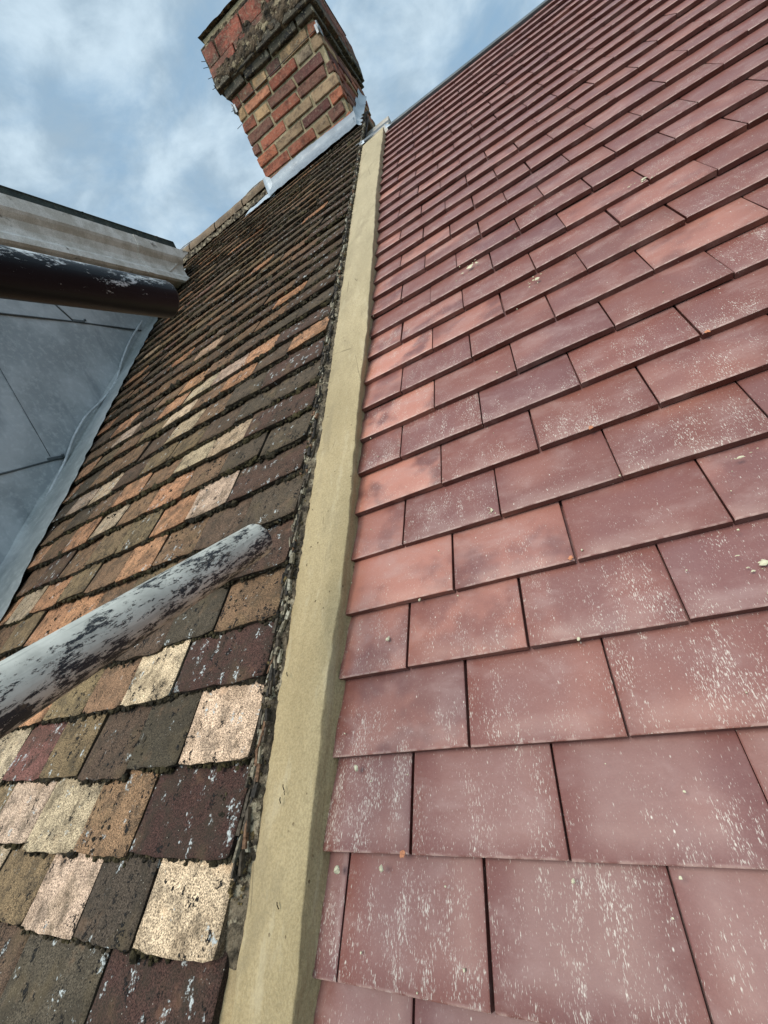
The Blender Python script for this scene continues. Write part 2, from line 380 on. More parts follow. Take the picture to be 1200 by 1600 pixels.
M_new = mat_new_tile(); M_old = mat_old_tile(); M_mortar = mat_mortar(); M_brick = mat_brick()
M_bed = mat_granular('lichened_bedding', (.21, .165, .11), (.035, .028, .02), (.38, .32, .22), 40, 190, bump=1, bd=.006, c3t=(.54, .60))
M_moss = mat_granular('dark_moss', (.022, .018, .012), (.045, .036, .020), (.085, .066, .034), 120, 500, bd=.002, attr=True)
M_brickmortar = mat_granular('brick_mortar', (.42, .345, .215), (.26, .21, .125), None, 30, 200)
M_sarking = plain('dark_underlay', (.03, .022, .018), .9)  # near-black colour of the underlay sheets
M_lead = mat_lead('lead_sheet', (.29, .315, .325), (.43, .45, .46), (.60, .615, .62))
M_newlead = mat_lead('pale_lead', (.26, .30, .33), (.38, .42, .45), (.50, .53, .55))
M_apron = mat_lead('grey_apron_lead', (.135, .16, .185), (.19, .225, .25), (.27, .30, .325))
M_soaker = mat_lead('green_grey_lead', (.22, .235, .225), (.33, .34, .33), (.46, .47, .45))
M_darklead = mat_lead('dark_lead_edge', (.05, .06, .065), (.09, .10, .105), (.12, .13, .13))
M_gutter = mat_granular('weathered_white_gutter', (.85, .80, .74), (.62, .57, .50), (.25, .22, .18), 12, 260, rough=.55, bump=.25, bd=.001, c3t=(.60, .72))
M_fascia = mat_granular('mossy_felt_edge', (.065, .08, .07), (.04, .05, .048), (.11, .11, .09), 20, 120)
M_ridge = mat_granular('ridge_clay', (.22, .155, .10), (.13, .095, .065), (.30, .25, .17), 14, 160, c3t=(.56, .70))
M_black = plain('soffit_shade_wire_black', (.02, .02, .022), .7)  # black of the wires, and painted shade for the soffit gap
M_wall = mat_granular('rendered_wall', (.5, .46, .4), (.42, .39, .34), None, 3, 60)
M_wire = plain('grey_cable', (.42, .43, .43), .5)
M_galv = plain('galvanised_clip', (.30, .32, .33), .45, .4)
M_tube_white = mat_tube('flaking_white_paint', (.55, .54, .47), (.030, .033, .036), (.10, .085, .065), .532, .55, (1, .30, 1), .5, side=-1.8, fine=190)
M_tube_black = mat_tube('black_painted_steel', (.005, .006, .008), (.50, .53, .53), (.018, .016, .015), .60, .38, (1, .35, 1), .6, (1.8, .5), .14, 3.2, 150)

# ------------------------------------------------------------------ ground
g = MB(); s_ = 1500
g.add([(-s_, -s_, 0), (s_, -s_, 0), (s_, s_, 0), (-s_, s_, 0)], [(0, 1, 2, 3)])
go = g.build('ground', mat_granular('grass_ground', (.07, .09, .035), (.11, .12, .06), None, .8, 14), fix=False); go['kind'] = 'structure'

# ------------------------------------------------------------------ new red roof
GA = 0.1                                            # gauge
SHIFT = {0: -.0008, 1: .0042, 2: 0, 3: .0042, 4: -.0012, 5: -.0006, 6: -.0068, 7: -.0034, 8: -.0072, 9: 0, 10: 0, 11: .0027, 12: .0053,
         13: .0048, 14: -.0009, 15: .0029, 16: .0031, 17: .0041}
VSH = {0: -.0023, 3: .0014, 5: .0012, 6: .0016, 7: .0016, 11: -.0016, 12: -.0022, 13: .0014, 15: .0033, 16: -.0012}
def verge_u(v): return float(np.interp(v, [-1, 0, .1, .2, .4, .6, .9, 1.28, 1.69, 2.31, 3.2], [-.038, -.035, -.033, -.030, -.024, -.022, -.023, -.015, -.012, -.010, .004]))
new_root = empty('tiled_roof', W(0, 0, 0), True)
tag(new_root, 'new roof slope of smooth pinkish red clay tiles streaked with white dust', 'roof')
BRIGHT = {(8, 0): .9, (6, 0): 1.0, (4, 0): .8, (10, 0): 1, (2, 0): .35, (15, 1): .5, (17, 0): .7, (13, 2): .3, (6, 5): .2, (4, 3): .3, (22, 0): .6, (9, 4): .5,
          (11, 4): .4, (3, 2): .15, (7, 0): .4, (12, 3): .3, (18, 2): .4, (20, 1): .5}
def new_tile(mb, u0, u1, v, n, col, ext, L=.24, th=.0118, tilt=None):
    """plain tile, lower edge at v, top surface n at the lower edge, dipping under the course above"""
    e = .0016; tilt = th/GA*1.12 if tilt is None else tilt
    us = [u0, u0+e, u0+(u1-u0)*.25, u0+(u1-u0)*.5, u0+(u1-u0)*.75, u1-e, u1]
    ss = [0, e, .03, .07, .11, L]
    cam_ = RNG.normal(0, .0006)
    P = np.zeros((len(us), len(ss), 3)); UV = np.zeros((len(us), len(ss), 2))
    for i, uu in enumerate(us):
        for j, s in enumerate(ss):
            x = (uu-u0)/(u1-u0)
            nn = n - s*tilt + cam_*(1-4*(x-.5)**2)
            if i in (0, len(us)-1): nn -= e*.8
            if j == 0: nn -= e*.9
            P[i, j] = (uu, v+s, nn); UV[i, j] = (x, s/GA)
    rot = RNG.normal(0, .0035); tw = RNG.normal(0, .004)
    cu = (u0+u1)/2
    def deform(Q):
        Q = Q.copy(); du = Q[..., 0]-cu; dv = Q[..., 1]-v
        Q[..., 1] += du*rot; Q[..., 0] -= dv*rot; Q[..., 2] += du*tw
        return Q
    mb.grid(deform(P), col, True, UV.reshape(-1, 2), ext)
    # lower face and sides
    ring = [P[0, j] for j in range(len(ss)-1, -1, -1)] + [P[i, 0] for i in range(1, len(us))] + [P[-1, j] for j in range(1, len(ss))]
    ring = np.array(ring); bot = ring.copy(); bot[:, 2] -= th-.0014
    mb_v = deform(np.concatenate([ring, bot])); k = len(ring)
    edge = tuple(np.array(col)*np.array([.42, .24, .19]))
    uvr = np.zeros((2*k, 2)); uvr[:, 1] = 1.0
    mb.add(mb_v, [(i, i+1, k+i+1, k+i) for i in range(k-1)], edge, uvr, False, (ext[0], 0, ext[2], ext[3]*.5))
mb = MB(); PT = .166; G_ = .0026
PAL = [(.190, .068, .050), (.184, .066, .050), (.196, .071, .052), (.177, .066, .052), (.202, .072, .053), (.173, .066, .055), (.188, .068, .049)]
for k in range(-12, 33):
    v = k*GA + VSH.get(k, RNG.normal(0, .0008)); sh = SHIFT.get(k, RNG.normal(0, .003))
    par = k % 2
    left = verge_u(v)
    joints = []; h = 1 if par else 2                  # first joint column
    if k <= 0 and par == 0: h = 0
    u = h*.083 + sh
    ends = [left]
    if u - left < .012: u += PT
    while u < 2.9:
        ends.append(u); u += PT
    ends.append(2.9)
    for i in range(len(ends)-1):
        a = ends[i] + (G_/2 if i else RNG.uniform(-.002, .002)); b = ends[i+1]-G_/2
        a += RNG.normal(0, .0005); b += RNG.normal(0, .0005)
        col = np.array(PAL[RNG.integers(len(PAL))])*RNG.uniform(.95, 1.06)
        br = .8*BRIGHT.get((k, i), .5 if (i <= 1 and 2 <= k <= 14 and RNG.random() < .45) else (0 if RNG.random() > .08 else RNG.uniform(.05, .18)))
        eff = RNG.uniform(.25, .95) if k > 3 else RNG.uniform(.65, 1.1)
        if v > 1.5: eff *= .7
        if k <= 3 and i >= 3: eff *= .6
        new_tile(mb, a, b, v+RNG.normal(0, .0006), RNG.normal(0, .0006), tuple(col), (RNG.random(), eff, RNG.random(), br))
mb.build('tile_slope', M_new, new_root)
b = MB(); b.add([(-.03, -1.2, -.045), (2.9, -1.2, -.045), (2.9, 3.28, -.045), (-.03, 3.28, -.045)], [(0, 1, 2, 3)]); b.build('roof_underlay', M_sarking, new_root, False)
b = MB(); b.box((.02, 3.29, -.05), (2.9, 3.325, .004), bev=.003); b.build('ridge_strip', M_darklead, new_root)
# far slope and walls: in the roof's own coordinates the vertical is (0, sn, cs)
def rl(x, y, z): return (x, y*cs + z*sn, -y*sn + z*cs)      # level coordinates (x, depth, height from roof origin) -> roof coordinates
def slab(mb, p):                                            # closed prism from list of level points (profile at x0 and x1)
    x0, x1, prof = p; k = len(prof)
    vs = [rl(x0, y, z) for y, z in prof]+[rl(x1, y, z) for y, z in prof]
    mb.add(vs, [tuple(range(k)), tuple(range(2*k-1, k-1, -1))]+[(i, (i+1) % k, k+(i+1) % k, k+i) for i in range(k)])
ry, rz = 3.30*cs+.03, 3.30*sn-.04
b = MB(); slab(b, (.01, 2.9, [(ry, rz), (ry+3.4, rz-3.4*math.tan(PITCH)), (ry+3.4, rz-3.4*math.tan(PITCH)-.06), (ry, rz-.08)])); b.build('back_slope', M_ridge, new_root)
b = MB(); slab(b, (.0, 2.86, [(-.8, -.8), (ry, rz-.12), (ry+3.2, rz-3.2*math.tan(PITCH)-.16), (ry+3.2, -BASE), (-.8, -BASE)])); b.build('wall', M_wall, new_root)
# cream mortar splashes and scuffs
def blob(mb, u, v, n, su, sv, h, col=(1, 1, 1), rot=0):
    k = 12; vs = [(u, v, n+h)]; 
    for rr, hh in ((.5, .8), (1, 0)):
        for i in range(k):
            t = 2*math.pi*i/k; r = rr*RNG.uniform(.55, 1.25)
            x, y = math.cos(t)*r*su, math.sin(t)*r*sv
            vs.append((u+x*math.cos(rot)-y*math.sin(rot), v+x*math.sin(rot)+y*math.cos(rot), n+h*hh))
    fs = [(0, 1+i, 1+(i+1) % k) for i in range(k)]+[(1+i, 1+k+i, 1+k+(i+1) % k, 1+(i+1) % k) for i in range(k)]
    mb.add(vs, fs, col, smooth=True)
M_chip = plain('broken_terracotta', (.50, .20, .10), .9, var=.4, scale=300)
M_splash = plain('dried_mortar_splash', (.58, .53, .36), .95, var=.3, scale=150)
for u, v, su, sv in [(.286, 1.262, .016, .012), (.413, 1.055, .011, .008), (.237, .512, .004, .006), (.534, .477, .008, .003), (.501, .345, .010, .005), (.663, 1.21, .012, .006)]:
    b = MB(); n = -((v % GA)*.0129)+.0002
    blob(b, u, v, n, su*.55, sv*.6, .0012)
    for q in range(9):
        blob(b, u+RNG.normal(0, su), v+RNG.normal(0, sv), n, su*RNG.uniform(.06, .25), sv*RNG.uniform(.06, .3), .0008)
    b.build('mortar_splash', M_splash, new_root)
b = MB()
for u, v, s in [(.051, .089, .004), (.253, .088, .003), (-.008, .086, .006), (.057, .346, .005), (.012, .186, .005), (.31, .30, .003), (.11, .395, .003)]:
    n = -((v % GA)*.0129)
    t = RNG.normal(0, 1, (12, 3)); b.box((u-s*.5, v-s*.6, n-.001), (u+s*.5, v+s*.6, n+s*.7), bev=s*.25, jit=s*.12)
for u, v in [(.3255, .402), (.585, .700), (.078, .102), (.4015, .602)]:
    n = .0004
    cb_ = MB(); blob(cb_, u, v, n, .0035, .0035, .0006); cb_.build('chipped_corner', M_chip, new_root)
for q in range(60):
    v = abs(RNG.normal(0, .9)); u = RNG.uniform(verge_u(v), .6); s = RNG.uniform(.0005, .0012); n = -((v % GA)*.0129)
    b.box((u-s, v-s, n-.001), (u+s, v+s, n+s), bev=s*.3, jit=s*.2)
co = b.build('mortar_crumbs', M_splash); co.rotation_euler = (PITCH, 0, 0); co.location = W(0, 0, 0)
tag(co, 'tiny crumbs of dried mortar scattered over the new red tiles', 'crumbs', kind='stuff')
# ------------------------------------------------------------------ fresh mortar fillet between the two roofs
fil = MB()
vs_ = np.arange(-1.2, 3.245, .006)
prof = []
for v in vs_:
    r_top = float(np.interp(v, [-1, -.03, .26, .4, .59, .88, 1.25, 1.65, 2.27, 3.05, 3.3], [-.037, -.036, -.033, -.022, -.0155, -.0145, -.006, -.005, -.0075, .007, .009]))
    l = float(np.interp(v, [-1, 0, .4, 1, 1.6, 2.3, 3.3], [-.126, -.130, -.130, -.125, -.131, -.140, -.163]))
    gx_ = float(np.interp(v, [.0, .035], [1, 0]))
    row = [(l-.02-.010*gx_, v, -.002+.017*gx_), (l-.006*gx_, v, .011-.007*gx_), (l+.001, v, .0115)]
    for q in (.08, .22, .4, .6, .78, .9, .965): row.append((l+(r_top-l)*q, v, .0125+.0100*q))
    rb = verge_u(v)
    row += [(r_top-.0008, v, .0225), (r_top+.0004, v, .0210), (r_top*.7+rb*.3+.0008, v, .011), (r_top*.35+rb*.65+.001, v, -.001), (rb+.003, v, -.008), (rb+.004, v, -.03)]
    prof.append(row)
P = np.array(prof); Q = P.reshape(-1, 3)
d1 = vnoise(Q*np.array([40, 14, 40]), 1); d2 = vnoise(Q*np.array([90, 45, 90]), 2); d3 = vnoise(Q*np.array([220, 160, 220]), 3)
Q[:, 2] += d1*.0016+d2*.0009+d3*.0005
e1 = vnoise(np.stack([Q[:, 1]*9, Q[:, 1]*0, Q[:, 1]*0], 1), 4)*.0012+vnoise(np.stack([Q[:, 1]*42, Q[:, 1]*0, Q[:, 1]*0], 1), 5)*.0013 + d3*.0006
colix = np.tile(np.arange(P.shape[1]), P.shape[0])
Q[:, 0] += np.where(colix >= 9, e1, 0)+np.where(colix >= 12, d2*.0016, 0)
Q[:, 0] += np.where(colix <= 2, vnoise(np.stack([Q[:, 1]*30, Q[:, 1]*0, Q[:, 1]*0], 1), 6)*.002, 0)
fil.grid(Q.reshape(P.shape), smooth=True)
a_ = len(prof[0])
fil.add([prof[-1][i] for i in range(a_)]+[(prof[-1][-1][0], 3.245, -.03), (prof[-1][0][0], 3.245, -.03)], [tuple(range(a_+2))])
for v, u in [(.175, -.085), (.135, -.09), (1.19, -.095), (.62, -.118)]:      # bits of grit stuck in it
    pass
fo = fil.build('mortar_fillet', M_mortar); fo.rotation_euler = (PITCH, 0, 0); fo.location = W(0, 0, 0)
tag(fo, 'smooth band of fresh sandy yellow mortar running up between old and new tiles', 'mortar strip')
gr = MB()
for px in [(-.085, .163), (-.083, .158), (-.088, .149), (-.112, 1.10), (-.108, .31), (-.07, .05), (-.1, .5)]:
    s = RNG.uniform(.0012, .002); z = .022
    a = RNG.uniform(-.8, .8)
    gr = MB(); gr.tube([(px[0], px[1], z), (px[0]+s*1.0*a, px[1]+s*2, z+.002), (px[0]+s*2.5*a, px[1]+s*3.2, z+.0006)], s*.35, 5); gr.build('grit', M_moss, fo)

# ------------------------------------------------------------------ old mossy roof
old_root = empty('tiled_roof', W(0, 0, 0), True)
tag(old_root, 'old weathered roof slope of mossy brown and purple clay tiles with lichen', 'roof')
COL = dict(pur=(.058, .030, .024), cha=(.068, .054, .038), bro=(.20, .118, .068), buf=(.56, .42, .28), pin=(.48, .345, .25), ora=(.46, .235, .125), oli=(.185, .132, .072),
           bgr=(.44, .34, .225), dbr=(.092, .060, .041), red=(.15, .07, .055))
SPEC = {-1: [(-.355, 'pur'), (-.56, 'cha'), (-.72, 'dbr'), (-.87, 'oli')],
        0: [(-.297, 'buf'), (-.431, 'cha'), (-.576, 'pin'), (-.73, 'oli'), (-.88, 'bgr')],
        1: [(-.363, 'pur'), (-.505, 'bro'), (-.664, 'bgr'), (-.815, 'pin'), (-.96, 'oli')],
        2: [(-.300, 'pin'), (-.435, 'cha'), (-.577, 'dbr'), (-.717, 'oli'), (-.869, 'red'), (-1.02, 'bgr')],
        3: [(-.372, 'pur'), (-.518, 'buf'), (-.655, 'bro'), (-.807, 'oli'), (-.95, 'ora')],
        4: [(-.302, 'bro'), (-.45, 'cha'), (-.60, 'dbr'), (-.75, 'ora'), (-.9, 'bro'), (-1.05, 'ora')],
        5: [(-.37, 'pur'), (-.52, 'bro'), (-.67, 'oli'), (-.82, 'bro'), (-.97, 'ora'), (-1.12, 'ora'), (-1.27, 'oli')],
        6: [(-.303, 'cha'), (-.45, 'dbr'), (-.60, 'bro'), (-.75, 'ora'), (-.90, 'bro'), (-1.05, 'oli'), (-1.2, 'ora')],
        7: [(-.379, 'pur'), (-.53, 'pin'), (-.68, 'ora'), (-.83, 'oli'), (-.98, 'oli'), (-1.13, 'bro')],
        8: [(-.303, 'cha'), (-.45, 'cha'), (-.60, 'bro'), (-.75, 'ora'), (-.90, 'bro'), (-1.05, 'bgr')],
        9: [(-.385, 'pur'), (-.537, 'buf'), (-.69, 'bgr'), (-.84, 'bro'), (-.99, 'ora'), (-1.14, 'bro')],
        10: [(-.31, 'cha'), (-.46, 'cha'), (-.61, 'dbr'), (-.76, 'oli')],
        11: [(-.38, 'pur'), (-.53, 'cha'), (-.68, 'bro'), (-.83, 'bgr')],
        12: [(-.30, 'ora'), (-.45, 'dbr'), (-.60, 'ora'), (-.75, 'bro')]}
VK = {-1: -.105, 0: .000, 1: .090, 2: .197, 3: .307, 4: .405, 5: .519, 6: .634, 7: .742, 8: .857, 9: .965, 10: 1.066, 11: 1.173, 12: 1.297, 13: 1.392, 14: 1.50, 15: 1.61, 16: 1.715, 17: 1.815, 18: 1.91}
for k in range(19, 40): VK[k] = 1.91+(k-18)*.102
for k in range(-11, -1): VK[k] = -.105+(k+1)*.102
def left_u(v): return float(np.interp(v, [-1, .67, .89, 1.28, 1.66, 2.26, 2.82, 4], [-1.30, -1.40, -1.45, -1.49, -1.57, -1.67, -1.73, -1.86]))
def old_tile(mb, u0, u1, v, n, L, th, col, ext, near):
    if near >= 2: nu, ns = 13, 12
    elif near == 1: nu, ns = 7, 6
    else: nu, ns = 4, 4
    r_ = .003
    xs = np.concatenate([[0], np.linspace(r_, (u1-u0)-r_, nu-2), [u1-u0]]); ys = np.concatenate([[0], np.linspace(r_, .115, ns-2), [L]])
    X, Y = np.meshgrid(xs, ys, indexing='ij'); x = X/(u1-u0)
    tilt = .0135/.105*RNG.uniform(.85, 1.3)
    Z = n-Y*tilt + RNG.uniform(-.001, .004)*(1-4*(x-.5)**2)*np.exp(-Y/.08) - RNG.uniform(0, .004)*(np.exp(-Y/.02))*0
    Z[0, :] -= r_*.8; Z[-1, :] -= r_*.8; Z[:, 0] -= r_*.9
    P = np.stack([u0+X, v+Y, Z], -1)
    # rounded, worn corners
    cr = RNG.uniform(.004, .012)
    for i in (0, -1):
        P[i, 0, 1] += cr*.8; P[i, 0, 0] += cr*.35*(1 if i == 0 else -1)
        if near: P[i, 1, 0] += cr*.12*(1 if i == 0 else -1); P[(1 if i == 0 else -2), 0, 1] += cr*.35
    Q = P.reshape(-1, 3); sd = int(RNG.integers(1e6))
    a1 = vnoise(Q*60+sd, 11); a2 = vnoise(Q*170+sd, 12); b1 = vnoise(Q*70+sd+55, 13)
    edge = (np.arange(nu) == 0)[:, None] | (np.arange(nu) == nu-1)[:, None] | (np.arange(ns) == 0)[None, :]
    e = edge.ravel()
    amp = 1.0 if near else 1.6
    Q[:, 2] += (a1*.0008+a2*.0005)*amp
    Q[:, 0] += np.where(e, a1*.0016+a2*.0012, 0); Q[:, 1] += np.where(e, b1*.0030*amp+a2*.0014, 0)
    rot = RNG.normal(0, .014); tw = RNG.normal(0, .012); cu = (u0+u1)/2
    def deform(q):
        q = q.copy(); du = q[:, 0]-cu; dv = q[:, 1]-v
        q[:, 1] += du*rot; q[:, 0] -= dv*rot; q[:, 2] += du*tw; return q
    P = deform(Q).reshape(P.shape)
    mb.grid(P, col, True, None, ext)
    ring = np.array([P[0, j] for j in range(ns-1, -1, -1)]+[P[i, 0] for i in range(1, nu)]+[P[-1, j] for j in range(1, ns)])
    m1 = ring.copy(); m1[:, 2] -= th*.5; m2 = ring.copy(); m2[:, 2] -= th
    m1 += RNG.normal(0, .0006, m1.shape); m2 += RNG.normal(0, .001, m2.shape); m2[:, 1] += .002
    k = len(ring); V3 = np.concatenate([ring, m1, m2])
    mb.add(V3, [(r*k+i, r*k+i+1, (r+1)*k+i+1, (r+1)*k+i) for r in (0, 1) for i in range(k-1)], tuple(np.array(col)*.22+np.array((.010, .007, .005))), None, False, (ext[0], 0, 0))  # edges near-black: dirt, plus the shadow line under each course put into the colour
mb = MB(); rows = []
ICO_V = np.array([(0, -.526, .851), (0, .526, .851), (0, -.526, -.851), (0, .526, -.851), (.526, .851, 0), (.526, -.851, 0), (-.526, .851, 0), (-.526, -.851, 0), (.851, 0, .526), (.851, 0, -.526), (-.851, 0, .526), (-.851, 0, -.526)])
ICO_F = [(0, 1, 8), (0, 10, 1), (0, 5, 7), (0, 7, 10), (0, 8, 5), (1, 4, 8), (1, 6, 4), (1, 10, 6), (2, 3, 11), (2, 5, 9), (2, 7, 5), (2, 9, 3), (2, 11, 7), (3, 4, 6), (3, 6, 11), (3, 9, 4), (4, 9, 8), (5, 8, 9), (6, 10, 11), (7, 11, 10)]
moss_pts = []
for k in sorted(VK):
    v = VK[k]
    if v > 4.05: continue
    near = 2 if -2 <= k <= 6 else (1 if k <= 13 else 0)
    spec = list(SPEC.get(k, []))
    ends = [-.148+RNG.normal(0, .002)]; keys = []
    for u, c in spec: ends.append(u); keys.append(c)
    if not spec:
        first = .225 if k % 2 else .152
        ends.append(ends[0]-first); keys.append('pur' if k % 2 else RNG.choice(['cha', 'cha', 'dbr']))
    lu = left_u(v)-.06
    while ends[-1] > lu+.05:
        ends.append(ends[-1]-RNG.normal(.152, .002))
        far = min(max((v-1.4)/1.6, 0), 1)
        d = (-ends[-1])/1.5
        w = np.array([.10, .30-.15*d, .30+.08*d, .035+.02*(1-far), .05, .09+.20*d*(1-.6*far), .10+.06*d, .03+.04*d*(1-far), .26, .03])
        if far > .3: w[3] *= .3; w[4] *= .5; w[5] *= .5; w[7] *= .4
        keys.append(RNG.choice(['pur', 'cha', 'bro', 'buf', 'pin', 'ora', 'oli', 'bgr', 'dbr', 'red'], p=w/w.sum()))
    wob = RNG.uniform(0, 50)
    for i in range(len(ends)-1):
        b_, a_ = ends[i], ends[i+1]
        cu = (a_+b_)/2; dv = .004*math.sin(cu*4.1+wob)+.0025*math.sin(cu*11+wob*2)+RNG.normal(0, .002)
        key = keys[i]; col = np.array(COL[key])*RNG.uniform(.85, 1.15)*(1+RNG.normal(0, .015, 3))
        if k > 4: col = (col*.76+np.array((.15, .10, .062))*.24)*.92
        if v > 1.6: col = col*np.array((.82, .72, .66))+np.array((.010, .010, .006))
        wl = {'pur': .9, 'red': .8}.get(key, 0.25 if RNG.random() < .3 else 0)
        bl = RNG.uniform(.4, 1.15) if key in ('cha', 'bro', 'ora', 'oli', 'dbr') else RNG.uniform(0, .45)
        n = .0355+RNG.normal(0, .0012)
        old_tile(mb, a_+.0022+abs(RNG.normal(0, .0014)), b_-.0008, v+dv, n, .24, .0145, tuple(col), (RNG.random(), wl, bl), near)
        moss_pts.append((a_, b_, v+dv, n, near, key))
mb.build('tile_slope', M_old, old_root)
# moss and dirt packed below the tile edges and in the joints
NV = []; NC = []
def chunks(p, r, flat=.8, tint=(1, 1, 1)):
    """p (m,3), r (m,)"""
    m = len(p)
    jit = 1+RNG.normal(0, .22, (m, 12, 1))
    V = ICO_V[None]*jit*r[:, None, None]*np.array([1, 1, flat]); V += p[:, None]
    NV.append(V.reshape(-1, 3)); t = np.tile(np.array(tint, float), (m, 1))*RNG.uniform(.5, 1.6, (m, 1)); NC.append(np.repeat(t, 12, 0))
for a_, b_, v, n, near, key in moss_pts:
    w = b_-a_
    size = (.0052, .0042, .0029)[near]
    dens = (320, 560, 1000)[near]
    cnt = int(w*dens*RNG.uniform(.55, 1.1)); cl = RNG.uniform(0, 100)
    u = RNG.uniform(a_, b_, cnt); keep = vnoise(np.stack([u*28+cl, u*0, u*0], 1), 5) > -.45; u = u[keep]; cnt = len(u)
    p = np.stack([u, v+.0035-abs(RNG.normal(0, .0036, cnt)), n-.0110-RNG.uniform(-.0045, .0035, cnt)], 1)
    big = 1+.8*np.clip(vnoise(np.stack([u*45+cl, u*0, u*0], 1), 8), 0, 1)
    chunks(p, np.abs(RNG.normal(size, size*.35, cnt))*big, .8, (.8, .78, .72) if RNG.random() > .3 else (1.15, 1.12, .8))
    # joint
    cnt = int((26, 40, 50)[near]*RNG.uniform(.2, 1))
    vv = v+RNG.uniform(0, .1, cnt)
    chunks(np.stack([a_+RNG.normal(0, .0016, cnt), vv, n-.010-(vv-v)*.12+RNG.uniform(-.002, .003, cnt)], 1), np.abs(RNG.normal(size*.8, size*.3, cnt)), .7)
    # cushions on the face
    if RNG.random() < .6 and key not in ('buf', 'pin'):
        cx, cy = RNG.uniform(a_+.02, b_-.02), v+RNG.uniform(.02, .095); cnt = int(RNG.integers(3, 16))
        x = cx+RNG.normal(0, .016, cnt); y = np.clip(cy+RNG.normal(0, .02, cnt), v+.004, v+.1)
        chunks(np.stack([x, y, n-(y-v)*.128-.0008], 1), np.abs(RNG.normal(.0026, .0012, cnt)), .45, (.5, .5, .5))
for vv0 in np.arange(.05, 3.7, .01):
    cnt = 12 if vv0 < 1.2 else 8
    vv = vv0+RNG.uniform(0, .01, cnt); t = RNG.uniform(0, 1, cnt)
    chunks(np.stack([-.1505+t*.017, vv, .0245-t*.010+RNG.uniform(-.001, .0015, cnt)], 1), np.abs(RNG.normal(.0017, .0010, cnt))*(1+.6*(vv0 > 1.2)), .8, [(.8, .75, .7), (1.2, 1.1, .8), (3.2, 2.8, 2.0)][RNG.choice(3, p=[.5, .38, .12])])
V = np.concatenate(NV); m_ = len(V)//12
me = bpy.data.meshes.new('moss'); F = (np.array(ICO_F)[None]+np.arange(m_)[:, None, None]*12).reshape(-1, 3)
me.from_pydata(V.tolist(), [], F.tolist()); ca = me.attributes.new('tint', 'FLOAT_COLOR', 'POINT')
CC = np.concatenate(NC); ca.data.foreach_set('color', np.concatenate([CC, np.ones((len(CC), 1))], 1).ravel()); me.materials.append(M_moss)
mo = bpy.data.objects.new('moss', me); C.objects.link(mo); mo.parent = old_root; mo['kind'] = 'stuff'
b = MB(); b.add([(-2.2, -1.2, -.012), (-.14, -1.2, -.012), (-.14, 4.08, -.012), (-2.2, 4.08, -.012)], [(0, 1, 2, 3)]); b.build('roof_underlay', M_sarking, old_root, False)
# crumbling bedding under the verge
vs_ = np.arange(-.03, 3.72, .004); rows_ = []
for v in vs_:
    z_ = float(np.interp(v, [-.03, .01, .09], [-.02, -.009, 0]))+.004*float(vnoise(np.array([[v*60, 0, 0]]), 2)[0])*(v < .09)
    l = float(np.interp(v, [-1, 0, .4, 1, 1.6, 2.3, 3.3, 3.8], [-.126, -.130, -.130, -.124, -.130, -.139, -.160, -.165]))
    rows_.append([(a__, v, b__+z_) for a__, b__ in ((-.158, .018), (-.153, .022), (-.149, .0225), (-.144, .021), (-.139, .019), ((l-.139)/2, .0165), (l+.002, .0125), (l+.004, .004))])
P = np.array(rows_); Q = P.reshape(-1, 3)
ds = [vnoise(Q*np.array([s, s*.7, s]), 20+i) for i, s in enumerate((60, 150, 380))]
fade = np.interp(Q[:, 1], [-.2, .0, .06, 4], [.25, .3, 1, 1])
Q[:, 2] += (ds[0]*.0035+ds[1]*.0035+ds[2]*.0015)*fade
Q[:, 0] += (vnoise(Q*110+7, 31)*.0025+vnoise(Q*240+7, 32)*.0016)*fade
b = MB(); b.grid(Q.reshape(P.shape), smooth=False); b.build('verge_bedding', M_bed, old_root)
# broken slips of slate and clay sticking out of the bedding
b = MB()
v = .07
while v < 3.7:
    s = RNG.uniform(.010, .034); u = -.152+RNG.uniform(0, .016); n = .023+RNG.uniform(-.006, .005)
    a = RNG.uniform(-.25, .5); wv = RNG.uniform(.0012, .0032)
    c = [(.07, .055, .04), (.20, .17, .12), (.035, .03, .025), (.15, .085, .05), (.32, .29, .22)][RNG.choice(5, p=[.34, .22, .27, .10, .07])]
    p0 = np.array((u, v, n)); dr = np.array((a*.5, 1, RNG.uniform(-.12, .12))); dr /= np.linalg.norm(dr); sd_ = np.array((1, -a*.5, RNG.uniform(-.6, .2)))
    q = [p0-sd_*wv, p0+sd_*wv, p0+sd_*wv*.6+dr*s, p0-sd_*wv*.8+dr*s*.8]
    t = np.array((0, 0, .0028))
    b.add([*q, *[x-t*2 for x in q]], [(0, 1, 2, 3), (7, 6, 5, 4), (0, 4, 5, 1), (1, 5, 6, 2), (2, 6, 7, 3), (3, 7, 4, 0)], c)
    v += RNG.uniform(.001, .006)
m = Mat('bedding_slips', .9, .2); b.build('bedding_slips', m.done(m.mix(1.0, m.attr('tint'), m.mix(m.rng(m.noise(m.vec(), 200, 3), .3, .7), (.5, .5, .5), (1.3, 1.3, 1.3)), 'MULTIPLY'), None, m.bump(m.noise(m.vec(), 300, 3), .6, .002)), old_root)
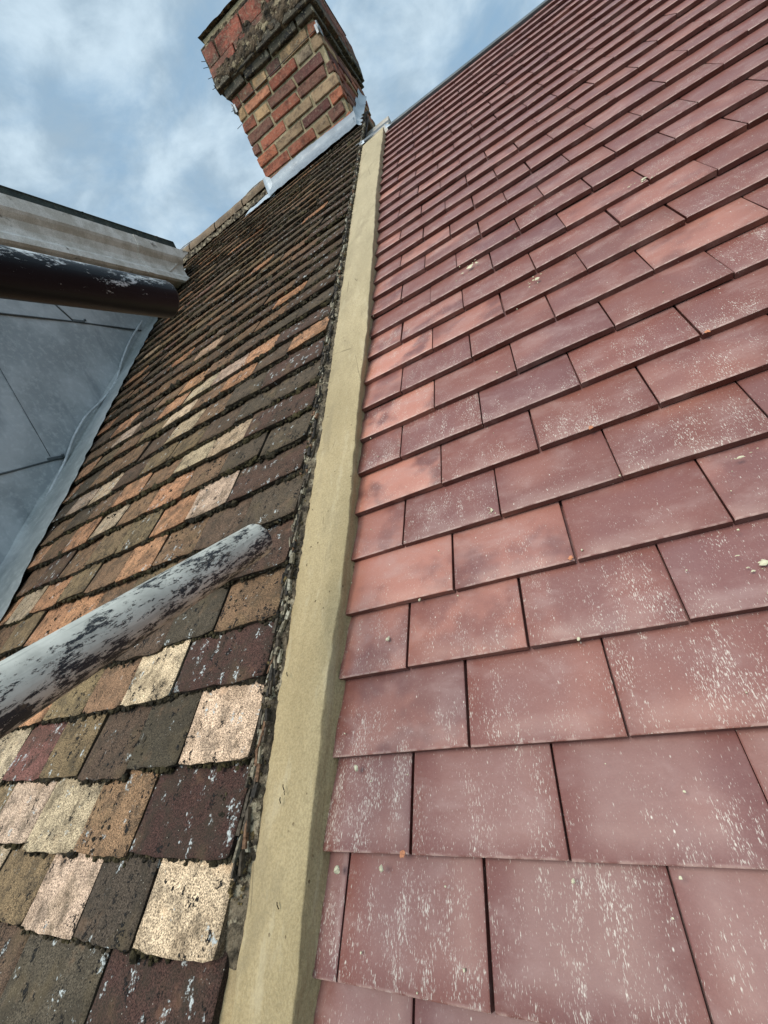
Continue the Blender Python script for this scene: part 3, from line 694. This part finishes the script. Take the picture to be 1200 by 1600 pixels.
# half-round ridge tiles
AP_V = 4.08
def ridge_tile(u0, u1, col):
    b = MB(); seg = 14; r = .115; P = []
    for u in np.linspace(u0, u1, 9):
        row = []
        for i in range(seg+1):
            t = math.pi*(i/seg); y, z = -math.cos(t)*r, math.sin(t)*r*.80
            row.append((y, z))
        cy, cz = AP_V*cs-.035*sn, AP_V*sn+.035*cs-.045
        P.append([(u+RNG.normal(0, .0006), cy+y+.002*math.sin(u*9), cz+z+.004*math.sin(u*5)+RNG.normal(0, .0007)) for y, z in row])
    P = np.array(P); R = np.array([[rl(*p) for p in row] for row in P]); b.grid(R, col)
    In = P.copy(); cy, cz = AP_V*cs-.035*sn, AP_V*sn+.035*cs-.045
    In[:, :, 1] = cy+(P[:, :, 1]-cy)*.86; In[:, :, 2] = cz+(P[:, :, 2]-cz)*.86
    R2 = np.array([[rl(*p) for p in row] for row in In]); b.grid(R2[:, ::-1], col)
    for e in (0, -1):
        for i in range(seg): b.add([R[e, i], R[e, i+1], R2[e, i+1], R2[e, i]], [(0, 1, 2, 3)], col)
    return b.build('ridge_tile', M_ridge, old_root, True)
u = -.93
while u > -2.75:
    ridge_tile(u-.30, u-.008, (1, 1, 1)); u -= .305
b = MB()
P = []
for u in np.arange(-2.7, -.9, .012):
    P.append([rl(u, AP_V*cs-.035*sn-.125+RNG.normal(0, .004), AP_V*sn+.035*cs-.095), rl(u, AP_V*cs-.035*sn-.112+RNG.normal(0, .004), AP_V*sn+.035*cs-.055+RNG.normal(0, .005)), rl(u, AP_V*cs-.035*sn-.09, AP_V*sn+.035*cs-.04)])
b.grid(np.array(P), smooth=False); b.build('ridge_bedding', M_bed, old_root)
ay_, az_ = AP_V*cs-.035*sn, AP_V*sn+.035*cs
b = MB(); slab(b, (-2.75, -.15, [(ay_, az_-.01), (ay_+3.0, az_-.01-3.0*math.tan(PITCH)), (ay_+3.0, az_-.08-3.0*math.tan(PITCH)), (ay_, az_-.09)])); b.build('back_slope', M_ridge, old_root)
b = MB(); slab(b, (-2.7, -.02, [(-.8, -.82), (ay_, az_-.13), (ay_+2.8, az_-.15-2.8*math.tan(PITCH)), (ay_+2.8, -BASE), (-.8, -BASE)])); b.build('wall', M_wall, old_root)

# ------------------------------------------------------------------ chimney
FV = 3.76                                           # front face foot on the roof
FY, FZ = FV*cs-.035*sn, FV*sn+.035*cs               # level coordinates of that line
ch = empty('chimney', (0, FY, BASE+FZ))
tag(ch, 'square red brick chimney stack with leaded foot and corbelled dark mossy top', 'chimney')
X0, X1, DY = -.925, -.197, .80
b = MB(); b.box((X0+.011, .011, -.9), (X1-.011, DY-.011, .70)); b.box((X0-.01, -.01, .72), (X1+.01, DY+.01, 1.02)); b.build('mortar_core', M_brickmortar, ch)
BC = [(.42, .14, .075), (.34, .11, .065), (.30, .09, .055), (.13, .05, .042), (.46, .29, .15), (.36, .24, .14), (.44, .18, .10), (.19, .085, .06), (.28, .21, .14)]
BP = [.2, .17, .12, .12, .09, .08, .1, .07, .05]
bb = MB(); dirtb = MB()
def course(mb, z, h, grow, off, dirt=0., pal=BC, prob=BP, L=.215):
    x0, x1, y0, y1 = X0-grow, X1+grow, -grow, DY+grow
    for face in range(4):
        a, c = (x0, x1) if face % 2 == 0 else (y0+.05, y1-.05)
        p = a-off
        while p < c:
            l = L if RNG.random() > .22 else L*.5
            s, e = max(p, a), min(p+l, c); p += l+.014
            if e-s < .03: continue
            col = np.array(pal[RNG.choice(len(pal), p=prob)])*RNG.uniform(.75, 1.1); ex = (RNG.random(), dirt*RNG.uniform(.7, 1.3), RNG.random())
            dpt = RNG.normal(0, .0025)
            j = .0026
            if face == 0: mb.box((s, y0+dpt, z), (e, y0+.05, z+h), tuple(col), .004, j, ex)
            if face == 2: mb.box((s, y1-.05, z), (e, y1-dpt, z+h), tuple(col), .004, j, ex)
            if face == 1: mb.box((x1-.05, s, z), (x1+dpt, e, z+h), tuple(col), .004, j, ex)
            if face == 3: mb.box((x0-dpt, s, z), (x0+.05, e, z+h), tuple(col), .004, j, ex)
BH = .062
z = -.9; i = 0
while z < .64:
    course(bb, z, BH, 0, (0, .11, .05, .16)[i % 4], .12 if z < .5 else .45); z += .0775; i += 1
bb.build('brick_stack', M_brick, ch)
zc = z
course(dirtb, zc, .05, .018, .05, 1.2, [(.03, .028, .026), (.08, .07, .055)], [.6, .4]); 
course(dirtb, zc+.053, .066, .045, .1, 1.0, [(.05, .045, .04), (.03, .03, .03), (.20, .09, .06)], [.5, .3, .2])
course(dirtb, zc+.125, .070, .040, 0, .6, [(.22, .085, .06), (.30, .09, .06)], [.6, .4])
course(dirtb, zc+.20, .108, .038, .12, .5, [(.34, .10, .065), (.24, .085, .06), (.28, .10, .07)], [.5, .3, .2])
#course(dirtb, zc+.28, .075, .036, .03, .6, [(.32, .10, .07), (.22, .09, .07)], [.6, .4])
#course(dirtb, zc+.36, .075, .03, .1, .8, [(.30, .10, .07), (.2, .12, .09)], [.6, .4])
#course(dirtb, zc+.44, .075, .02, .0, .8, [(.30, .10, .07), (.2, .12, .09)], [.6, .4])
dirtb.build('corbelled_cap', M_brick, ch)
b = MB(); A = []
for x in np.linspace(X0-.03, X1+.03, 30):
    A.append([(x, y, 1.035+.03*math.sin(math.pi*(x-X0+.03)/(X1-X0+.06))*math.sin(math.pi*(y+.03)/(DY+.06))+.004*float(vnoise(np.array([[x*30, y*30, 0]]), 3)[0])) for y in np.linspace(-.032, DY+.03, 30)])
b.grid(np.array(A)); b.build('flaunching', M_bed, ch)
b = MB()                                            # crusted mortar and moss along the corbel
P = []
xs = np.arange(X0-.052, X1+.052, .008); zs = np.arange(0, .30, .008)
for x in xs:
    row = []
    reach = float(np.interp(x, [X0, X0+.16, X0+.3, X1+.05], [.075, .085, .16, .21]))+.05*float(vnoise(np.array([[x*22, 0, 0]]), 4)[0])
    for z in zs:
        zz = zc+.045+z; out_ = float(np.interp(z, [0, .012, .03, .075, .09, .16, .3], [.010, .030, .050, .054, .052, .046, .044]))
        row.append((x, -out_+(.03 if z > reach else 0), zz))
    P.append(row)
P = np.array(P); q = P.reshape(-1, 3)
rr = vnoise(q*18, 41)*.006+vnoise(q*45, 42)*.006+vnoise(q*110, 43)*.0035
q[:, 1] -= np.clip(rr, -.012, .02); q[:, 2] += vnoise(q*40, 44)*.005
b.grid(P, smooth=False)
tar = b.build('mortar_smear', mat_granular('sooty_mortar', (.030, .024, .018), (.15, .105, .065), (.34, .27, .17), 22, 150, c3t=(.54, .62), bd=.008), ch)
# lead flashing: apron on the front, flange down-left, upstand round the right corner
def sheet(mb, A, th=.003, crumple=.0015, seed=0, sm=True):
    A = np.array(A, float); q = A.reshape(-1, 3)
    q += np.stack([vnoise(q*30+seed, 1), vnoise(q*30+seed, 2), vnoise(q*30+seed, 3)], 1)*crumple+np.stack([vnoise(q*90+seed, 4)]*3, 1)*crumple*.4
    A = q.reshape(A.shape); mb.grid(A, smooth=sm)
fl = MB()
A = []
for x in np.linspace(X0+.01, X1+.02, 40):
    top = .078+.006*math.sin(x*7)
    A.append([(x, -.004, top+.006), (x, -.010, top), (x, -.016, top*.6), (x, -.032, .018), (x, -.062, -.026), (x, -.075, -.040)])
sheet(fl, A, crumple=.003, seed=3)
fl.build('lead_apron', M_apron, ch)
fl = MB(); A = []
for y in np.linspace(-.05, .62, 34):
    zr = y*math.tan(PITCH)
    A.append([(X1+.005, y, zr+.055+.02*(int(y*9+.5) % 2)), (X1+.006, y, zr+.045), (X1+.012, y, zr+.02), (X1+.022, y, zr+.006), (X1+.04, y, zr-.01)])
sheet(fl, A, crumple=.0015, seed=9); fl.build('lead_side_flashing', M_newlead, ch)
fl = MB(); A = []
for s in np.linspace(0, 1, 14):                     # strip rising at the left corner
    A.append([(X0-.012-.006*math.sin(s*3), .06, -.04+s*.16), (X0-.016, .0, -.04+s*.16), (X0-.012, -.018-.03*(1-s)**2, -.05+s*.16), (X0+.02, -.016-.05*(1-s)**2, -.05+s*.16), (X0+.045, -.012-.05*(1-s)**2, -.052+s*.14)])
sheet(fl, A, crumple=.003, seed=5); fl.build('lead_corner', M_newlead, ch)
fl = MB(); A = []
for s in np.linspace(0, 1, 22):                     # ragged flange lying on the tiles
    x = X0+.03-.26*s; rag = .018*((int(s*9)) % 3)/2
    row = []
    for t in np.linspace(0, 1, 6):
        y = -.075+rag*.6+t*(.15-.07*s); row.append((x+RNG.normal(0, .001), y, y*math.tan(PITCH)+.014))
    A.append(row)
sheet(fl, A, crumple=.004, seed=8); fl.build('lead_flange', M_newlead, ch)
# lashing wire with its corner brackets, and stray wire ends
hw = .575
b = MB(); b.tube([(X0-.004, .3, hw), (X0-.005, -.004, hw), (X0+.2, -.005, hw-.003), (X1-.1, -.006, hw+.003), (X1+.005, -.005, hw), (X1+.005, .4, hw)], .0022, 6); b.build('lashing_wire', M_black, ch)
for x, sx in ((X0, -1), (X1, 1)):
    b = MB(); b.box((x-.018 if sx > 0 else x-.006, -.009, hw-.026), (x+.006 if sx > 0 else x+.018, -.004, hw+.026), bev=.002)
    b.box((x+.003*sx-.002, -.009, hw-.03), (x+.003*sx+.004, .04, hw+.03), bev=.0015)
    b.tube([(x+.004*sx, -.012, hw-.028), (x+.004*sx, -.014, hw+.03)], .006, 8); b.build('corner_bracket', M_galv, ch)
for q, (z, l) in enumerate([(.50, .05), (.60, .035), (.78, .05), (.84, .045), (.90, .04), (.93, .03)]):
    g_ = .045 if z > .68 else 0
    b = MB(); b.tube([(X0-g_+.01, .03, z), (X0-g_-l, .02-.01*q, z-.01)], .0018, 5); b.build('wire_end', M_black, ch)

# lead saddle where the ridge meets the party line
sd_o = empty('lead_saddle', W(-.04, 3.24, .03))
tag(sd_o, 'small dark bent lead saddle with white tip at the top of the mortar strip', 'flashing')
b = MB()
def sdl(u, v, n): return tuple(W(u, v, n)-W(-.04, 3.24, .03))
A = [[sdl(u, 3.235+.03*t, .026+.006*math.sin(t*3)) for t in np.linspace(0, 1, 5)] for u in np.linspace(-.17, .05, 12)]
sheet(b, A, crumple=.003); b.build('lead_cover', M_darklead, sd_o)
b = MB(); A = [[sdl(.02+.030*s, 3.21+.015*t, .014+.018*t*(1-s)) for t in np.linspace(0, 1, 4)] for s in np.linspace(0, 1, 5)]
sheet(b, A, crumple=.001); b.build('folded_tip', M_newlead, sd_o)
b = MB(); A = [[sdl(-.165+.05*s, 3.235+.02*t-.01*s, .022+.010*t) for t in np.linspace(0, 1, 4)] for s in np.linspace(0, 1, 6)]
sheet(b, A, crumple=.003); b.build('folded_tip', M_newlead, sd_o)

# ------------------------------------------------------------------ dormer with lead cheek and gutter
def ucheek(y): return -1.66-.09*(y-.7)
dm = empty('dormer', (0, 0, BASE))
tag(dm, 'flat roofed dormer clad in blue grey lead rising from the old roof', 'dormer')
T = math.tan(PITCH)
def roof_z(y): return y*T+.035/cs
b = MB(); A = []
for y in np.linspace(-.1, 2.85, 60):
    z0 = roof_z(y)-.03; z1 = 2.22
    A.append([(ucheek(y), y, z0+(z1-z0)*t) for t in np.linspace(0, 1, 30)])
A = np.array(A); q = A.reshape(-1, 3); q[:, 0] += vnoise(q*np.array([0, 3, 3]), 1)*.006+vnoise(q*np.array([0, 9, 9]), 2)*.0018
b.grid(A); b.build('lead_cheek', M_lead, dm)
b = MB()                                            # body behind it
b.add([(ucheek(-.1)-.02, -.1, -.2), (-2.9, -.1, -.2), (-2.9, -.1, 2.2), (ucheek(-.1)-.02, -.1, 2.2), (ucheek(3)-.02, 3.0, 2.2), (-2.9, 3.0, 2.2), (ucheek(3)-.02, 3.0, 2.0), (-2.9, 3.0, 2.0)],
      [(0, 1, 2, 3), (3, 2, 5, 4), (1, 7, 5, 2), (0, 3, 4, 6)]); b.build('wall', M_darklead, dm)
def welt(pts, r=.004):
    b = MB(); b.tube([(ucheek(y)+.004, y, z) for y, z in pts], r, 8); b.build('lead_seam', M_darklead, dm)
welt([(-.1, 1.66), (.6, 1.675), (1.257, 1.693), (1.45, 1.699), (1.60, 1.703), (1.8, 1.705), (2.08, 1.708)], .0045)
welt([(1.614, 1.70), (1.551, 1.789), (1.50, 1.90), (1.47, 2.1)], .0045)
welt([(0.2, .93), (.7, .955), (.903, .965), (1.1, .982), (1.25, .99)], .0045)
welt([(1.10, 1.0), (1.10, 1.2), (1.1, 1.69)], .0014)
welt([(.45, .5), (.46, 1.0), (.46, 1.66)], .003)
for y, z in ((1.625, 1.708), (1.10, .988)):
    b = MB(); x = ucheek(y); b.box((x+.002, y-.02, z-.008), (x+.010, y+.05, z+.008), bev=.003); b.tube([(x+.01, y+.05, z), (x+.015, y+.05, z+.012)], .006, 8); b.build('seam_clip', M_darklead, dm)
# soaker strip on the roof beside the tiles
b = MB(); A = []
for v in np.linspace(-.6, 3.6, 240):
    y = v*cs; uc = ucheek(y)
    lu = left_u(v)
    A.append([(uc+.002, y-.045*sn-.0, roof_z(y)+.012), (uc+.008, y, roof_z(y)+.018), (uc*.5+lu*.5-.01, y, roof_z(y)+.008), (lu-.004, y, roof_z(y)+.010), (lu+.016+.006*math.sin(v*60)+.006*vnoise(np.array([[v*23, 0, 0]]), 4)[0], y, roof_z(y)+.006)])
b.grid(np.array(A)); b.build('lead_soaker', M_soaker, dm)
# cable pinned along the foot of the cheek
cb = MB()
pts = [(2.115, 1.766), (1.942, 1.63), (1.8, 1.499), (1.658, 1.352), (1.515, 1.251), (1.373, 1.171), (1.259, 1.08), (1.214, 1.036), (1.132, 0.952), (1.01, 0.846), (0.841, 0.698), (0.66, 0.561), (.5, .44), (.2, .205)]
def smooth_path(p, n=6):
    o = []
    for i in range(len(p)-1):
        p0, p1, p2, p3 = [np.array(p[max(0, min(len(p)-1, j))]) for j in (i-1, i, i+1, i+2)]
        for t in np.linspace(0, 1, n, endpoint=False):
            o.append(tuple(.5*(2*p1+(p2-p0)*t+(2*p0-5*p1+4*p2-p3)*t*t+(3*p1-p0-3*p2+p3)*t**3)))
    return o+[tuple(p[-1])]
cb.tube([(ucheek(y)+.018, y, z+BASE) for y, z in smooth_path(pts)], .0065, 8)
co = cb.build('cable', M_wire); tag(co, 'thin grey cable curving down the foot of the lead dormer cheek', 'cable')
# gutter (ogee) along the eaves of the dormer
gp = [(-1.622, 2.262), (-1.612, 2.262), (-1.612, 2.196), (-1.620, 2.182), (-1.640, 2.160), (-1.648, 2.12), (-1.645, 2.085), (-1.628, 2.062), (-1.626, 2.028), (-1.640, 2.020), (-1.735, 2.020), (-1.740, 2.262), (-1.732, 2.262), (-1.728, 2.030), (-1.645, 2.030), (-1.634, 2.036), (-1.636, 2.06), (-1.654, 2.085), (-1.657, 2.12), (-1.650, 2.155), (-1.630, 2.178), (-1.622, 2.19)]
def extrude(prof, ys, sag=0.0, cutf=None):
    b = MB(); k = len(prof); vs = []
    for y in ys: 
        for x, z in prof: vs.append((x+.0015*math.sin(y*5), y+(cutf(z) if (cutf and y == ys[-1]) else 0), z+.002*math.sin(y*4)))
    fs = [(i*k+j, i*k+(j+1) % k, (i+1)*k+(j+1) % k, (i+1)*k+j) for i in range(len(ys)-1) for j in range(k)]
    fs.append(tuple(range(k))); fs.append(tuple(range(len(ys)*k-1, (len(ys)-1)*k-1, -1)))
    b.add(vs, fs); return b
cut = lambda z: -(2.262-z)/.24*.36
b = extrude(gp, list(np.linspace(-.1, 2.70, 30)), cutf=cut)
gu = b.build('gutter', M_gutter, dm, True)
b = MB(); b.add([(-1.613, 2.70, 2.26), (-1.735, 2.70, 2.26), (-1.735, 2.345, 2.022), (-1.628, 2.345, 2.022), (-1.64, 2.48, 2.11)], [(0, 1, 2, 3, 4)]); b.build('stop_end', M_gutter, gu, False)
for y in (2.22, .9):                                # union straps
    sp_ = [(x+.004, z) for x, z in gp[1:10]]; sp2 = [(x-.004, z) for x, z in reversed(gp[1:10])]
    b = extrude(sp_+sp2, [y, y+.035]); b.build('gutter_joint', M_gutter, gu, True)
# black strip painting the shade in the soffit gap, then the roof edge
b = MB(); b.box((-1.80, -.1, 1.985), (-1.712, 2.52, 2.016)); b.build('soffit_gap_shade', M_black, dm)
b = MB(); b.box((-1.745, -.1, 2.262), (-2.9, 2.74, 2.30)); b.box((-1.700, -.1, 2.268), (-1.76, 2.70, 2.383), bev=.006)
for y in (1.35, 2.0, 2.55, .7): b.box((-1.698, y, 2.266), (-1.76, y+.012, 2.389))
b.build('roof_edge', M_fascia, dm)
# thin cable over the ridge tiles
b = MB(); p = []
for u in np.linspace(-2.6, -.93, 26):
    p.append((u, AP_V*cs-.035*sn-.012+.022*math.sin(u*7.5), AP_V*sn+.035*cs+.062+.006*math.sin(u*15)+BASE-.006))
b.tube(p, .004, 6); o = b.build('cable', M_wire); tag(o, 'thin pale cable lying along the crest of the old ridge tiles', 'cable')

# ------------------------------------------------------------------ scaffold tubes
def scaffold(u, t, y1, mat, label, cap_in):
    root = empty('scaffold_tube', (u, -2.2, BASE+t)); tag(root, label, 'scaffold pole', 'scaffold poles poking in from the left')
    L = y1+2.2; R_, r = .02415, .0201; seg = 64
    prof = [(R_, 0), (R_, L*.5), (R_, L*.8), (R_, L-.004), (R_-.0006, L-.0012), (R_-.0022, L), (r+.001, L), (r, L-.002), (r, L-.3), (r, 0), (R_, 0)]
    P = np.array([[(rr*math.cos(2*math.pi*k/seg), y, rr*math.sin(2*math.pi*k/seg)) for k in range(seg+1)] for rr, y in prof])
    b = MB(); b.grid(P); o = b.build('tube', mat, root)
    if cap_in:
        pc = [(R_+.0012, L-.035), (R_+.0014, L-.006), (R_+.0002, L+.001), (R_-.004, L+.004), (0.0005, L+.0045)]
        P = np.array([[(rr*math.cos(2*math.pi*k/seg), y, rr*math.sin(2*math.pi*k/seg)) for k in range(seg+1)] for rr, y in pc])
    return root
r1_ = scaffold(-.045, -.0633+.4837, .238, M_tube_white, 'pale scaffold pole with flaking white paint pointing across the old tiles', False)
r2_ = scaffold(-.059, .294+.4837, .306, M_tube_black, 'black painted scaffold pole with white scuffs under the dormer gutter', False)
